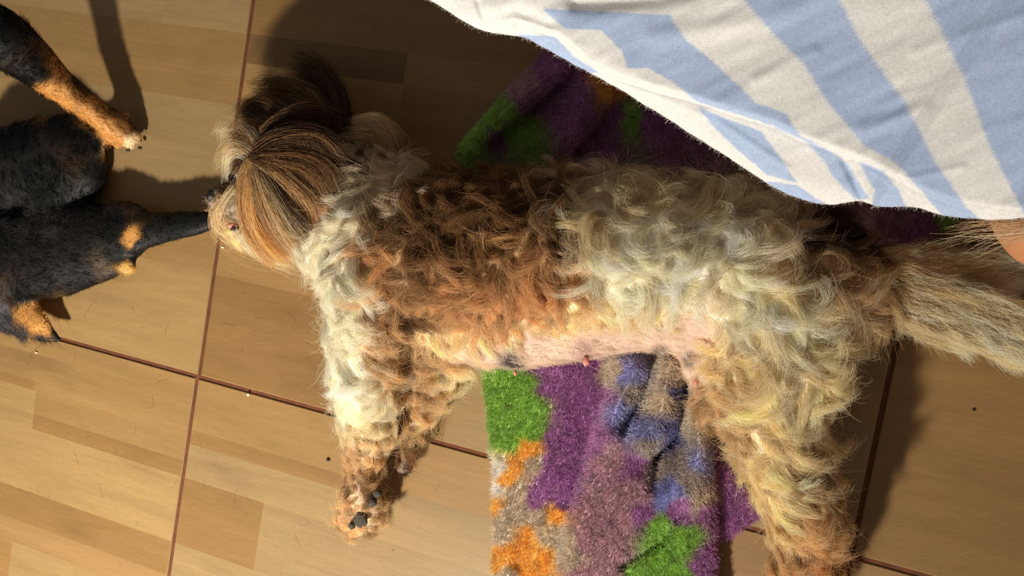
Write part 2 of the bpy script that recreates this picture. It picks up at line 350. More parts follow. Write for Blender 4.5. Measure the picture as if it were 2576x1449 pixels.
def towel_z(x, y):
    fl = np.clip((480-y)/60, 0, 1)+np.clip((y-850)/60, 0, 1)+np.clip((x-2180)/60, 0, 1); fl = np.clip(fl, 0, 1)
    z = .010+.0022*noise(x/110, y/160, 0, 11)+.001*noise(x/40, y/60, 0, 12)
    edge = [(1500, 700), (1545, 930), (1520, 1060), (1480, 1180), (1430, 1320), (1385, 1500), (1350, 1700)]
    ex = np.interp(y, [q[1] for q in edge], [q[0] for q in edge]); s = (x-ex)
    low = (y > 600)
    z = z+low*(.026/(1+np.exp(-np.clip(s/7, -30, 30)))*np.exp(-np.maximum(s, 0)/420))
    for pl, w, a in (([(1745, 880), (1728, 1000), (1705, 1095), (1650, 1150)], 17, .015), ([(1645, 900), (1615, 1000), (1560, 1075)], 18, .009), ([(1650, 1150), (1640, 1230)], 14, .007),
                     ([(1712, 1290), (1660, 1365), (1560, 1420)], 11, .009), ([(1420, 215), (1340, 285), (1240, 360)], 13, .014), ([(1560, 240), (1520, 320), (1440, 400)], 22, .012), ([(1350, 1280), (1300, 1420)], 20, .004)):
        z = z-1.8*a*np.exp(-(segdist(x, y, pl)/w)**2)
    for pl, w, a in (([(1600, 930), (1560, 1010), (1530, 1100)], 28, .008), ([(1690, 900), (1660, 1040), (1610, 1110)], 30, .010), ([(1770, 950), (1760, 1150), (1720, 1250)], 28, .008), ([(1620, 1240), (1520, 1449)], 50, .005),
                     ([(1400, 170), (1300, 250), (1190, 350)], 25, .014), ([(1480, 230), (1430, 340)], 45, .012), ([(1400, 930), (1380, 1180)], 60, .004)):
        z = z+2.0*a*np.exp(-(segdist(x, y, pl)/w)**2)
    return np.maximum(.008+(z-.008)*fl, .0045)
ROWS = [(1700, 1245, 1806), (1449, 1245, 1800), (1300, 1245, 1798), (1200, 1243, 1791), (1100, 1233, 1783), (1000, 1221, 1772), (930, 1213, 1765), (800, 1200, 1850), (650, 1195, 2240), (560, 1185, 2400), (470, 1175, 2450),
        (385, 1148, 2480), (300, 1215, 2480), (220, 1290, 2450), (130, 1375, 2400), (60, 1440, 2350)]
def towel_sheet(rows, nx, ny, zf):
    rows = rows[::-1]; ys = np.linspace(rows[0][0], rows[-1][0], ny); yy = [r[0] for r in rows]
    L = np.interp(ys, yy, [r[1] for r in rows]); Rr = np.interp(ys, yy, [r[2] for r in rows])
    L = L+5*noise(ys/30, 0, 0, 8); Rr = Rr+5*noise(ys/30, 4, 0, 8)
    u = np.linspace(0, 1, nx); X = L[:, None]*(1-u)+Rr[:, None]*u; Y = np.repeat(ys[:, None], nx, 1)
    e = np.minimum(np.minimum(X-L[:, None], Rr[:, None]-X), 30)/30.; Z = zf(X, Y)*(.45+.55*np.sqrt(np.clip(e, 0, 1)))
    V = P(X.ravel(), Y.ravel(), Z.ravel()); C = towel_color(X.ravel(), Y.ravel())
    n = nx*ny; Fq = []
    idx = np.arange(n).reshape(ny, nx)
    top = np.stack([idx[:-1, :-1], idx[1:, :-1], idx[1:, 1:], idx[:-1, 1:]], -1).reshape(-1, 4)
    Vb = V.copy(); Vb[:, 2] = np.maximum(Vb[:, 2]-.0045, .0007)
    ring = np.concatenate([idx[0, :], idx[1:, -1], idx[-1, -2::-1], idx[-2:0:-1, 0]])
    side = np.stack([ring, np.roll(ring, -1), np.roll(ring, -1)+n, ring+n], -1)
    return np.vstack([V, Vb]), np.vstack([top, top[:, ::-1]+n, side]), np.vstack([C, C]), len(top)
V1, F1, C1, n1 = towel_sheet(ROWS, 190, 430, towel_z)
R2 = [(1385, 1700, 1775), (1340, 1680, 1850), (1292, 1670, 1918), (1210, 1665, 1862), (1130, 1660, 1802), (1060, 1655, 1740)]
V2, F2, C2, n2 = towel_sheet(R2, 50, 50, lambda x, y: .0042+0*x)
M_TOWEL = mat('towel_cloth', attr='col', rough=.9, spec=.1, var=.15, vscale=400, bump=.6, bscale=700, sheen=.2)
towel = mesh('towel', np.vstack([V1, V2]), list(F1)+list(F2+len(V1)), M_TOWEL, None, np.vstack([C1, C2]))
tag(towel, 'plush terry towel patterned in green, purple, orange and blue, rumpled under the curly dog', 'towel')
def pile(n, length):
    tf = np.vstack([F1[:n1], F2[:n2]+len(V1)]); V = np.vstack([V1, V2]); C = np.vstack([C1, C2])
    q = V[tf]; ar = np.linalg.norm(np.cross(q[:, 1]-q[:, 0], q[:, 3]-q[:, 0]), axis=1)
    px = pix(q[:, 0]); vis = (px[:, 1] < 1500) & ((px[:, 1] > 830) | (px[:, 1] < 520) | (px[:, 0] > 2200)); ar = ar*np.where(vis, 1, .02)
    k = rng.choice(len(tf), n, p=ar/ar.sum()); u, v_ = rng.random(n), rng.random(n)
    Q = q[k]; p = Q[:, 0]*((1-u)*(1-v_))[:, None]+Q[:, 3]*(u*(1-v_))[:, None]+Q[:, 2]*(u*v_)[:, None]+Q[:, 1]*((1-u)*v_)[:, None]
    nn = unit(np.cross(Q[:, 3]-Q[:, 0], Q[:, 1]-Q[:, 0])); nn *= np.sign(nn[:, 2:3])
    c = C[tf[k, 0]]
    cx = noise(p[:, 0]*110, p[:, 1]*110, 0, 21); cy = noise(p[:, 0]*110, p[:, 1]*110, 0, 22)
    d = np.stack([.35*cx+.1, -.9+.3*cy, np.zeros(n)], -1)+rng.normal(0, .3, (n, 3)); d = unit(d*.8+nn*1.0)
    m = 5; t = np.linspace(0, 1, m)[None, :, None]; L = (length*rng.uniform(.6, 1.25, n))[:, None, None]
    b = unit(rng.normal(0, 1, (n, 3)))[:, None, :]
    pts = p[:, None]+d[:, None]*L*t+b*L*.25*t*t; pts[:, :, 2] = np.maximum(pts[:, :, 2], .001)
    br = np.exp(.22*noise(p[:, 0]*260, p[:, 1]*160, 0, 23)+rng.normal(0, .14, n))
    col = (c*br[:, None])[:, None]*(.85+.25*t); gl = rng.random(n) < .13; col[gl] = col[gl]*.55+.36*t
    return hair_object('towel_pile', pts, .00021*(1-.45*t[:, :, 0])*np.ones((n, 1)), col, M_PLUSH, towel)
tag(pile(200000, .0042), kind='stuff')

# ---------------------------------------------------------------- curly tan and white dog lying on its side
WH, CR, OR, BR, DB = lin((255, 248, 228)), lin((250, 234, 200)), lin((222, 180, 130)), lin((150, 112, 74)), lin((90, 66, 46))
TN, BL, YC, GC, PK = lin((224, 194, 150)), lin((36, 30, 28)), lin((248, 228, 186)), lin((232, 214, 186)), lin((240, 220, 200))
body = [
    [(880, 600, 120, .060), (1000, 620, 180, .068), (1150, 640, 198, .070), (1300, 640, 200, .070), (1450, 645, 200, .070), (1600, 655, 198, .070), (1750, 670, 200, .070), (1900, 695, 200, .072), (2020, 705, 175, .070), (2120, 735, 120, .065)],
    [(1120, 770, 125, .055), (1230, 795, 128, .055), (1300, 812, 120, .052), (1470, 790, 118, .050), (1620, 775, 110, .050), (1750, 790, 110, .050)],
    [(1000, 560, 150, .065), (880, 490, 120, .062), (770, 430, 110, .060)],
    [(745, 420, 118, .062), (700, 470, 105, .062), (690, 520, 80, .06)], [(650, 500, 72, .058), (600, 505, 52, .056), (562, 505, 40, .056)],
    [(690, 560, 60, .045), (635, 585, 36, .045), (600, 588, 24, .046)],
    [(960, 700, 140, .085), (935, 800, 105, .085), (925, 930, 84, .075), (930, 1060, 66, .055), (925, 1160, 44, .042), (908, 1245, 40, .034)],
    [(915, 1240, 45, .032), (870, 1295, 24, .028), (862, 1318, 19, .026)], [(908, 1250, 45, .032), (895, 1322, 24, .026), (892, 1340, 18, .024)],
    [(915, 1250, 40, .032), (925, 1318, 24, .024), (928, 1332, 18, .022)], [(920, 1240, 38, .030), (952, 1295, 22, .02), (958, 1305, 16, .02)],
    [(1050, 800, 110, .05), (1120, 890, 80, .035), (1080, 960, 60, .030), (1050, 1080, 34, .024), (1030, 1130, 26, .020), (1015, 1175, 22, .016)],
    [(1950, 780, 185, .078), (1955, 900, 165, .078), (1940, 1010, 128, .074), (1965, 1120, 108, .068), (2000, 1220, 92, .060), (2030, 1340, 76, .050), (2015, 1470, 56, .036), (1960, 1600, 60, .032), (1930, 1660, 50, .026)],
    [(1750, 850, 80, .03), (1850, 1000, 80, .03), (1950, 1150, 55, .022), (2060, 1300, 40, .018), (2080, 1420, 35, .016)],
    [(2100, 760, 130, .062), (2190, 740, 50, .055), (2330, 735, 36, .040), (2480, 780, 28, .030), (2620, 830, 22, .022), (2720, 850, 14, .02)],
]
dog = skin('dog', body, .0032, 5)
tag(dog, 'curly white and tan shaggy dog lying on its side across the towel', 'dog')
#        px   py   lay  len   curl dens colour
DF = Field([
    (800, 350, -120, .022, .6, 1, DB), (720, 330, -150, .016, .3, 1, DB), (740, 430, 60, .010, .3, 1, BR), (650, 420, 100, .008, .2, 1, BR), (800, 520, 90, .012, .4, 1, OR), (660, 560, 100, .010, .3, 1, OR), (720, 600, 70, .012, .4, 1, OR),
    (590, 475, 150, .006, .3, 1, BR), (562, 462, 150, .006, .3, 1, DB), (575, 500, 150, .004, .3, .6, GC*.5), (550, 525, 120, .004, .4, .5, GC*.45), (575, 545, 120, .004, .4, .6, GC*.55), (620, 590, 80, .010, .4, 1, YC), (600, 400, 170, .010, .5, 1, WH), (850, 420, -60, .022, .5, 1, DB), (870, 330, -90, .024, .8, 1, GC),  # dark brown seeds above the muzzle put its shading into the hair colour
    (930, 350, -70, .026, .9, 1, GC), (950, 430, 160, .028, 1.2, 1, GC), (870, 540, 140, .024, 1.1, 1, WH), (1020, 430, -140, .028, 1.3, 1, GC), (1080, 390, -90, .026, 1.1, 1, GC), (940, 510, 150, .028, 1.3, 1, GC), (1000, 500, 170, .026, 1.2, 1, GC), (1060, 440, -150, .026, 1.2, 1, GC),
    (790, 600, 150, .022, .9, 1, WH), (780, 680, 165, .026, .8, 1, WH), (850, 640, 120, .026, 1.0, 1, WH), (860, 760, 110, .026, 1.0, 1, WH), (800, 780, 150, .026, .9, 1, WH), (880, 860, 100, .024, 1.1, 1, WH), (830, 900, 140, .022, 1.0, 1, WH),
    (905, 700, 100, .022, .9, 1, WH), (960, 640, 130, .026, 1.1, 1, OR), (1000, 570, 170, .028, 1.2, 1, BR), (1070, 500, -160, .028, 1.3, 1, BR), (1130, 450, -120, .028, 1.3, 1, BR), (1200, 430, -110, .030, 1.2, 1, DB),
    (1280, 400, -95, .030, 1.1, 1, BR), (1340, 460, -115, .032, 1.0, 1, BR), (1220, 510, -140, .032, 1.0, 1, BR), (1300, 540, -150, .032, 1.0, 1, BR), (1390, 530, -130, .030, 1.1, 1, BR), (1120, 570, 160, .030, 1.3, 1, BR),
    (1420, 620, -160, .028, 1.1, 1, BR), (1200, 620, 150, .028, 1.2, 1, BR), (1060, 640, 110, .028, 1.2, 1, BR), (1330, 640, 120, .028, 1.1, 1, OR), (970, 740, 90, .026, 1.2, 1, OR), (1020, 780, 80, .026, 1.3, 1, BR), (1100, 720, 90, .028, 1.0, 1, OR),
    (1230, 700, 95, .030, .7, 1, OR), (1350, 720, 95, .030, .6, 1, OR), (1160, 780, 100, .026, .6, 1, OR), (1290, 770, 95, .024, .5, 1, OR), (1400, 700, 90, .026, .7, 1, OR), (980, 840, 95, .024, 1.3, 1, TN), (960, 900, 100, .024, 1.2, 1, TN),
    (1430, 400, -90, .032, 1.1, 1, GC), (1400, 370, -90, .030, .8, 1, TN), (1500, 450, -70, .034, 1.3, 1, GC), (1600, 410, -80, .034, 1.3, 1, CR), (1700, 480, -60, .034, 1.4, 1, CR), (1800, 450, -60, .034, 1.3, 1, CR), (1600, 520, -120, .030, 1.2, 1, CR),
    (1480, 570, 170, .026, 1.2, 1, CR), (1520, 640, 120, .026, 1.2, 1, WH), (1600, 620, 110, .024, 1.3, 1, WH), (1700, 600, 80, .026, 1.3, 1, WH), (1850, 600, 40, .028, 1.3, 1, WH), (1700, 700, 90, .024, 1.2, 1, WH), (1550, 720, 95, .024, 1.0, 1, WH),
    (1450, 770, 95, .022, .7, 1, YC), (1560, 790, 95, .016, .7, .8, YC), (1650, 800, 100, .014, .8, .6, CR), (1180, 835, 100, .020, .6, 1, YC), (1100, 850, 100, .022, .8, 1, YC), (1300, 830, 95, .014, .4, .6, YC), (1400, 820, 95, .014, .5, .7, YC),
    (1150, 880, 20, .009, .3, .22, PK), (1250, 885, 20, .008, .3, .12, PK), (1350, 870, 20, .007, .3, .12, PK), (1450, 870, 20, .007, .3, .12, PK), (1550, 850, 30, .006, .3, .10, PK), (1650, 850, 40, .006, .3, .14, PK), (1730, 850, 50, .006, .4, .12, PK), (1750, 900, 90, .008, .4, .2, PK),
    (1060, 900, 110, .024, 1.1, 1, TN), (1130, 940, 60, .022, .9, 1, CR), (1180, 950, 45, .020, .7, .9, YC),
    (900, 960, 110, .024, 1.3, 1, WH), (960, 990, 80, .024, 1.5, 1, WH), (1020, 990, 80, .024, 1.2, 1, TN), (860, 1010, 130, .022, 1.1, 1, WH), (900, 1070, 110, .022, 1.3, 1, CR), (970, 1070, 80, .022, 1.4, 1, CR), (880, 1140, 120, .018, 1.2, 1, TN),
    (940, 1140, 80, .018, 1.3, 1, TN), (1020, 1080, 80, .018, 1.2, 1, TN), (1040, 1140, 90, .014, 1.2, 1, BR), (1030, 1190, 90, .008, 1.1, .7, DB), (930, 1210, 90, .012, 1.0, .7, BR), (870, 1270, 140, .015, 1.5, .8, TN), (880, 1320, 110, .014, 1.6, .8, TN),
    (950, 1300, 60, .012, 1.5, .7, TN), (920, 1350, 90, .012, 1.5, .8, TN),
    (1900, 500, -30, .032, 1.4, 1, CR), (1980, 560, 0, .032, 1.2, 1, GC), (2060, 590, 20, .030, 1.0, 1, DB), (2150, 570, 20, .024, .6, 1, BL), (2190, 640, 20, .024, .7, 1, BR), (2060, 660, 20, .028, 1.1, 1, TN), (2140, 700, 10, .024, .7, 1, TN),
    (1980, 680, 30, .028, 1.2, 1, CR), (2220, 720, 10, .026, .6, 1, CR), (2200, 800, 50, .022, .6, .9, TN), (2180, 860, 60, .022, .9, 1, CR), (2100, 790, 40, .028, 1.0, 1, CR), (2000, 790, 60, .028, 1.1, 1, WH), (1880, 780, 80, .026, 1.0, 1, WH),
    (1820, 900, 95, .024, .9, 1, YC), (1930, 900, 80, .028, .9, 1, CR), (2060, 920, 60, .028, 1.0, 1, CR), (1830, 1020, 100, .022, .9, 1, TN), (1900, 1040, 85, .024, .9, 1, YC), (2020, 1040, 75, .028, .8, 1, CR), (2110, 1020, 60, .028, .9, 1, CR),
    (1850, 1150, 100, .026, .9, 1, YC), (1950, 1160, 85, .026, .9, 1, CR), (2070, 1180, 70, .030, .8, 1, TN), (2130, 1200, 65, .028, .9, 1, TN), (1940, 1280, 90, .024, .8, 1, YC), (2050, 1290, 75, .026, .8, 1, TN), (2120, 1320, 70, .026, 1.0, 1, TN),
    (1990, 1380, 90, .022, 1.0, 1, TN), (2090, 1390, 75, .024, 1.1, 1, OR), (1950, 1440, 100, .022, 1.3, 1, OR), (2040, 1450, 85, .022, 1.2, 1, OR),
    (2330, 720, 15, .030, .5, 1, YC), (2480, 770, 20, .034, .4, 1, WH), (2600, 820, 20, .034, .4, 1, WH)])
V = verts(dog.data); q = pix(np.c_[V[:, :2], np.full(len(V), .01)])
zt = towel_z(q[:, 0], q[:, 1]); L_ = np.interp(q[:, 1], [r[1-1] for r in ROWS][::-1], [r[1] for r in ROWS][::-1]); R_ = np.interp(q[:, 1], [r[0] for r in ROWS][::-1], [r[2] for r in ROWS][::-1])
on = (q[:, 0] > L_-8) & (q[:, 0] < R_+8) & (q[:, 1] > 60); V[:, 2] = np.where(on, np.maximum(V[:, 2], zt+.0015), V[:, 2])
on = (q[:, 0] > 1650) & (q[:, 0] < 1930) & (q[:, 1] > 1050) & (q[:, 1] < 1400); V[:, 2] = np.where(on, np.maximum(V[:, 2], .006), V[:, 2])
dog.data.vertices.foreach_set('co', V.ravel()); dog.data.update(); fc = DF(V)
sk = fc[:, 5:8]*np.clip(.55+.4*fc[:, 5:8].mean(1), .5, .92)[:, None]; bare = np.clip(1-fc[:, 4], 0, 1)[:, None]; px = pix(V)
pink = lin((206, 174, 156)); sk = sk*(1-bare)+pink*bare
for cx, cy, r, c, a in ((560, 520, 40, (150, 128, 110), .8), (595, 478, 16, (50, 36, 30), .9), (1285, 915, 34, (60, 46, 50), 1), (1310, 930, 12, (60, 46, 50), 1), (1470, 880, 30, (150, 110, 105), .6), (1660, 890, 22, (70, 55, 55), .9), (1735, 905, 20, (80, 60, 60), .9), (950, 1190, 40, (96, 60, 36), .7)):  # skin patches; the small dark one on the muzzle is shading put into colour
    w = a*np.clip(1.5-np.hypot(px[:, 0]-cx, px[:, 1]-cy)/r, 0, 1)[:, None]; sk = sk*(1-w)+lin(c)*w
setcol(dog.data, sk); dog.data.materials.append(M_SKIN)
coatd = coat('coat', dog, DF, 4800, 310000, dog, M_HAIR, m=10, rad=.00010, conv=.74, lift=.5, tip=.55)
tag(coatd, 'curly coat in white, cream and orange brown', kind='stuff')
def ellip(name, px_, py_, z, rx, ry, rz, material, parent, seg=16, nz=0, col=None):
    bm = bmesh.new(); bmesh.ops.create_uvsphere(bm, u_segments=seg, v_segments=seg//2+2, radius=1); c = P(px_, py_, z)
    for v_ in bm.verts:
        k = 1+nz*math.sin(v_.co.x*5+v_.co.y*4); q = RT*v_.co.x*rx*k+UP*v_.co.y*ry*k+R[:, 2]*v_.co.z*rz
        v_.co = Vector(c+q)
    for f_ in bm.faces: f_.smooth = True
    me = bpy.data.meshes.new(name); bm.to_mesh(me); bm.free(); return link(name, me, material, parent)
M_NOSE = mat('wet_nose', lin((30, 24, 24)), .3, var=.2, vscale=500, bump=.4, bscale=1500)
M_PINK = mat('pink_skin', lin((206, 136, 118)), .5, var=.15, vscale=300, sss=.2)
M_LIP = mat('dark_lip', lin((70, 60, 72)), .35)
M_PAD = mat('paw_pad', lin((62, 56, 50)), .8, var=.3, vscale=400, bump=.6, bscale=1200)
M_EYE = mat('dark_eye', lin((20, 12, 8)), .08)
tag(ellip('nose', 533, 491, .066, .0048, .0060, .0055, M_NOSE, dog, nz=.12), 'small dark brown nose')
tag(ellip('eye', 588, 446, .084, .0045, .0042, .003, M_EYE, dog), 'dark eye half hidden by hair')
tag(ellip('tongue', 588, 567, .065, .006, .0025, .003, M_PINK, dog), 'pink tip of tongue')
tag(ellip('lip', 603, 577, .066, .0085, .0020, .003, M_LIP, dog), 'dark lower lip')
for a, b, rx, ry in ((908, 1306, .0062, .0068), (886, 1322, .003, .0034), (935, 1262, .005, .0045), (950, 1240, .004, .004)):
    ellip('paw_pad', a, b, .041, rx, ry, .003, M_PAD, dog, nz=.15)
for a, b, z, s in ((1296, 938, .06, .0016), (1474, 908, .066, .0028), (1750, 962, .05, .0018)):
    ellip('teat', a, b, z, s, s*1.4, s, M_PINK, dog, nz=.12)
A = (642, 398, .100); GD = lin((236, 196, 134))
hair = locks('head_hair', [
    ([A, (620, 450, .104), (622, 530, .100), (655, 600, .080), (700, 645, .055)], 55, 46, .003, .010, [GD, GD*.85, GD*1.1, OR], .01),
    ([A, (655, 470, .108), (680, 540, .104), (720, 600, .085), (755, 640, .06)], 40, 46, .003, .010, [GD, OR, YC*.8, BR], .01),
    ([A, (690, 470, .110), (735, 540, .106), (775, 590, .09)], 30, 36, .003, .008, [BR, DB, YC*.8, TN, DB], .012),
    ([A, (715, 440, .112), (775, 500, .108), (808, 560, .09)], 30, 36, .003, .009, [BR, TN, DB, OR], .012),
    ([A, (700, 395, .112), (780, 410, .112), (830, 470, .105), (845, 540, .085)], 36, 38, .004, .012, [BR, OR*.8, BR, DB], .012),
    ([(650, 385, .10), (720, 345, .112), (800, 350, .112), (850, 410, .10), (862, 500, .08)], 40, 40, .006, .012, [BR, DB, DB, BR], .012),
    ([(680, 350, .098), (730, 310, .10), (800, 300, .096), (870, 330, .08)], 34, 36, .010, .014, [DB, BR, DB], .015),
    ([(740, 330, .095), (690, 290, .085), (640, 280, .06), (610, 305, .04)], 40, 34, .012, .012, [DB, BR, DB, TN*.6], .02),
    ([(800, 330, .09), (770, 260, .08), (700, 225, .055), (640, 230, .035)], 40, 34, .014, .016, [DB, BR, DB, TN*.6], .025),
    ([(840, 330, .085), (830, 250, .075), (790, 200, .05), (740, 175, .03)], 36, 30, .014, .016, [DB, DB, BR], .03),
    ([(850, 330, .08), (900, 320, .08), (950, 320, .07), (990, 360, .06)], 20, 26, .008, .012, [GC, TN, GC], .05),
    ([A, (600, 372, .098), (575, 385, .088), (560, 425, .07)], 16, 20, .004, .009, [WH, TN, YC], .07),
    ([(650, 380, .10), (612, 335, .09), (580, 335, .075), (562, 365, .06)], 15, 20, .006, .010, [WH, CR, TN], .08),
    ([A, (600, 410, .098), (585, 432, .088)], 10, 30, .003, .004, [BR, DB], .02),
    ([(590, 470, .088), (555, 520, .08), (548, 570, .06), (580, 610, .04)], 5, 12, .005, .006, [YC*.9, OR, TN], .02),
    ([(560, 500, .075), (535, 540, .06), (545, 590, .045), (600, 632, .03), (660, 645, .02)], 9, 12, .005, .007, [OR*1.1, YC], .02),
    ([(620, 580, .07), (640, 610, .06), (690, 640, .045), (750, 655, .03)], 34, 30, .008, .010, [YC, CR, WH], .02)], dog, M_HAIR, rad=.00014)
tag(hair, 'long silky orange brown hair falling over the face and ears', kind='stuff')
tail = locks('tail_hair', [
    ([(2180, 700, .075), (2300, 690, .06), (2420, 700, .045), (2560, 720, .03)], 150, 34, .016, .022, [YC, CR, TN, WH], .09),
    ([(2220, 730, .07), (2340, 760, .06), (2480, 810, .045), (2640, 880, .03)], 200, 36, .018, .020, [CR, WH, YC], .09),
    ([(2240, 750, .06), (2300, 800, .04), (2380, 840, .025), (2470, 870, .015)], 70, 26, .010, .012, [WH, YC, CR], .12),
    ([(2380, 760, .05), (2500, 820, .045), (2600, 860, .04), (2750, 930, .03)], 180, 34, .016, .018, [WH, WH, CR], .09),
    ([(2330, 700, .05), (2450, 690, .04), (2580, 680, .03), (2680, 690, .02)], 120, 30, .010, .014, [WH, CR, WH], .10)], dog, M_HAIR, rad=.00012, stag=True)
tag(tail, 'long cream tail hair', kind='stuff')

# ---------------------------------------------------------------- black and tan dog reaching in from the left
BK, B2, T1, T2 = lin((12, 11, 11)), lin((20, 18, 18)), lin((214, 154, 84)), lin((130, 84, 40))
bdog = skin('dog', [
    [(-900, 640, 260, .10), (-500, 660, 250, .10), (-260, 660, 180, .065), (-60, 655, 140, .05), (60, 650, 112, .040), (170, 625, 108, .038), (240, 605, 96, .036)],
    [(240, 605, 96, .036), (300, 600, 68, .036), (345, 584, 48, .036), (420, 572, 38, .035), (490, 562, 33, .040), (522, 556, 26, .040)],
    [(300, 545, 45, .035), (345, 550, 36, .034)], [(150, 680, 70, .034), (270, 655, 50, .034)], [(335, 610, 30, .042)], [(318, 668, 26, .040)],
    [(-30, 470, 80, .040), (60, 420, 108, .038), (150, 400, 112, .036), (180, 430, 88, .036), (130, 520, 60, .038)], [(200, 380, 62, .034), (225, 400, 40, .034)],
    [(-20, 740, 60, .05), (20, 790, 45, .034), (70, 820, 32, .040), (115, 840, 22, .034), (150, 856, 9, .030)], [(60, 770, 34, .036), (100, 815, 26, .040), (130, 845, 12, .032)],
    [(-600, 480, 160, .12), (-300, 180, 120, .13), (-130, 40, 80, .13), (0, 95, 78, .115), (70, 145, 62, .095), (140, 205, 44, .07), (215, 262, 36, .045), (285, 315, 36, .024), (320, 348, 24, .015)],
    [(300, 310, 30, .022), (345, 345, 15, .012)], [(300, 325, 26, .020), (328, 364, 14, .011)], [(280, 330, 26, .020), (298, 364, 14, .011)],
    [(-700, 900, 160, .08), (-420, 1000, 90, .06), (-380, 1080, 50, .04), (-330, 1120, 45, .018)],
], .0032, 6)
tag(bdog, 'short-haired black and tan dog reaching its muzzle in from the left', 'dog')
BF = Field([
    (60, 60, -150, .012, .6, 1, BK), (0, 100, 170, .012, .5, 1, BK), (100, 180, 150, .009, .3, 1, BK), (150, 170, 130, .008, .3, 1, T2), (190, 225, 40, .007, .2, 1, T2), (160, 245, 60, .006, .2, 1, T1), (110, 235, 60, .006, .2, 1, T1), (60, 205, 60, .006, .2, 1, BK),
    (250, 270, 45, .006, .2, 1, T2), (300, 290, 45, .006, .2, 1, T2), (230, 300, 50, .006, .2, 1, T1), (270, 330, 50, .006, .2, 1, T1), (320, 320, 45, .005, .2, 1, T2), (345, 350, 45, .004, .2, 1, lin((214, 178, 128))), (325, 368, 50, .004, .2, 1, lin((240, 214, 168))), (295, 360, 60, .004, .2, 1, T1),
    (50, 350, -100, .010, .5, 1, BK), (150, 320, -60, .008, .4, 1, BK), (230, 360, 40, .006, .3, 1, BK), (260, 430, 90, .006, .3, 1, BK), (100, 430, 90, .010, .5, 1, BK), (140, 550, 100, .014, .8, 1, lin((44, 42, 42))), (60, 545, 90, .013, .9, 1, lin((44, 42, 42))), (205, 345, 40, .006, .3, 1, BK), (200, 212, 40, .006, .2, 1, lin((50, 34, 20))), (285, 262, 40, .005, .2, 1, lin((60, 42, 24))), (338, 312, 40, .004, .2, 1, lin((60, 42, 24))), (120, 490, 90, .008, .3, 1, BK), (220, 500, 110, .008, .4, 1, BK),
    (200, 600, 170, .007, .2, 1, B2), (100, 640, 175, .008, .3, 1, B2), (0, 620, 175, .010, .3, 1, B2), (280, 590, 180, .005, .2, 1, BK), (200, 700, 170, .008, .2, 1, B2), (100, 720, 175, .010, .3, 1, B2), (300, 650, 180, .005, .2, 1, BK),
    (331, 601, 20, .004, .1, 1, T1), (319, 680, 20, .004, .1, 1, lin((225, 170, 96))), (380, 585, 180, .004, .1, 1, BK), (450, 580, 180, .003, .1, 1, BK), (520, 560, 180, .003, .1, 1, BK), (345, 530, 0, .004, .1, 1, lin((46, 32, 18))), (300, 630, 180, .004, .1, 1, BK), (300, 560, 180, .005, .1, 1, BK),
    (400, 610, 180, .003, .1, 1, BK), (350, 615, 180, .003, .1, 1, BK), (340, 645, 180, .003, .1, 1, BK), (300, 700, 180, .006, .2, 1, BK),
    (0, 800, 60, .010, .4, 1, lin((70, 68, 74))), (50, 840, 90, .012, .4, 1, lin((60, 58, 62))), (110, 850, 60, .006, .3, 1, B2), (95, 810, 45, .004, .2, 1, T1), (75, 785, 45, .004, .2, 1, T1), (115, 835, 45, .004, .2, 1, T1), (60, 740, 90, .010, .4, 1, BK), (140, 835, 50, .004, .2, 1, B2), (155, 858, 40, .003, .2, 1, B2), (-200, 400, 180, .01, .4, 1, BK)], pw=6, warp=6)
V = verts(bdog.data); q = pix(V)                # the head and chest lie low to the floor
k = 1-.38/(1+np.exp(-np.clip((q[:, 1]-np.interp(q[:, 0], [-900, -300, 0, 100, 180, 230, 270, 400], [420, 330, 235, 262, 285, 325, 388, 420]))/8, -30, 30)))
V = P(q[:, 0], q[:, 1], V[:, 2]*k); bdog.data.vertices.foreach_set('co', V.ravel()); bdog.data.update(); fc = BF(V); setcol(bdog.data, fc[:, 5:8]*.8); bdog.data.materials.append(M_BSKIN)
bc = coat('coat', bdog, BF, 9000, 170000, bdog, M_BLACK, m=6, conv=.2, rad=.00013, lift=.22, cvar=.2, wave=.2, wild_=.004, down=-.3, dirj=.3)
tag(bc, 'glossy black coat with tan markings', kind='stuff')
tag(ellip('nose', 536, 553, .025, .0065, .0085, .007, M_NOSE, bdog, nz=.1), 'black wet nose')
for a, b, z in ((352, 352, .010), (352, 372, .008), (322, 378, .007)):
    ellip('claw', a, b, z, .0022, .0016, .0016, M_NOSE, bdog, seg=10)


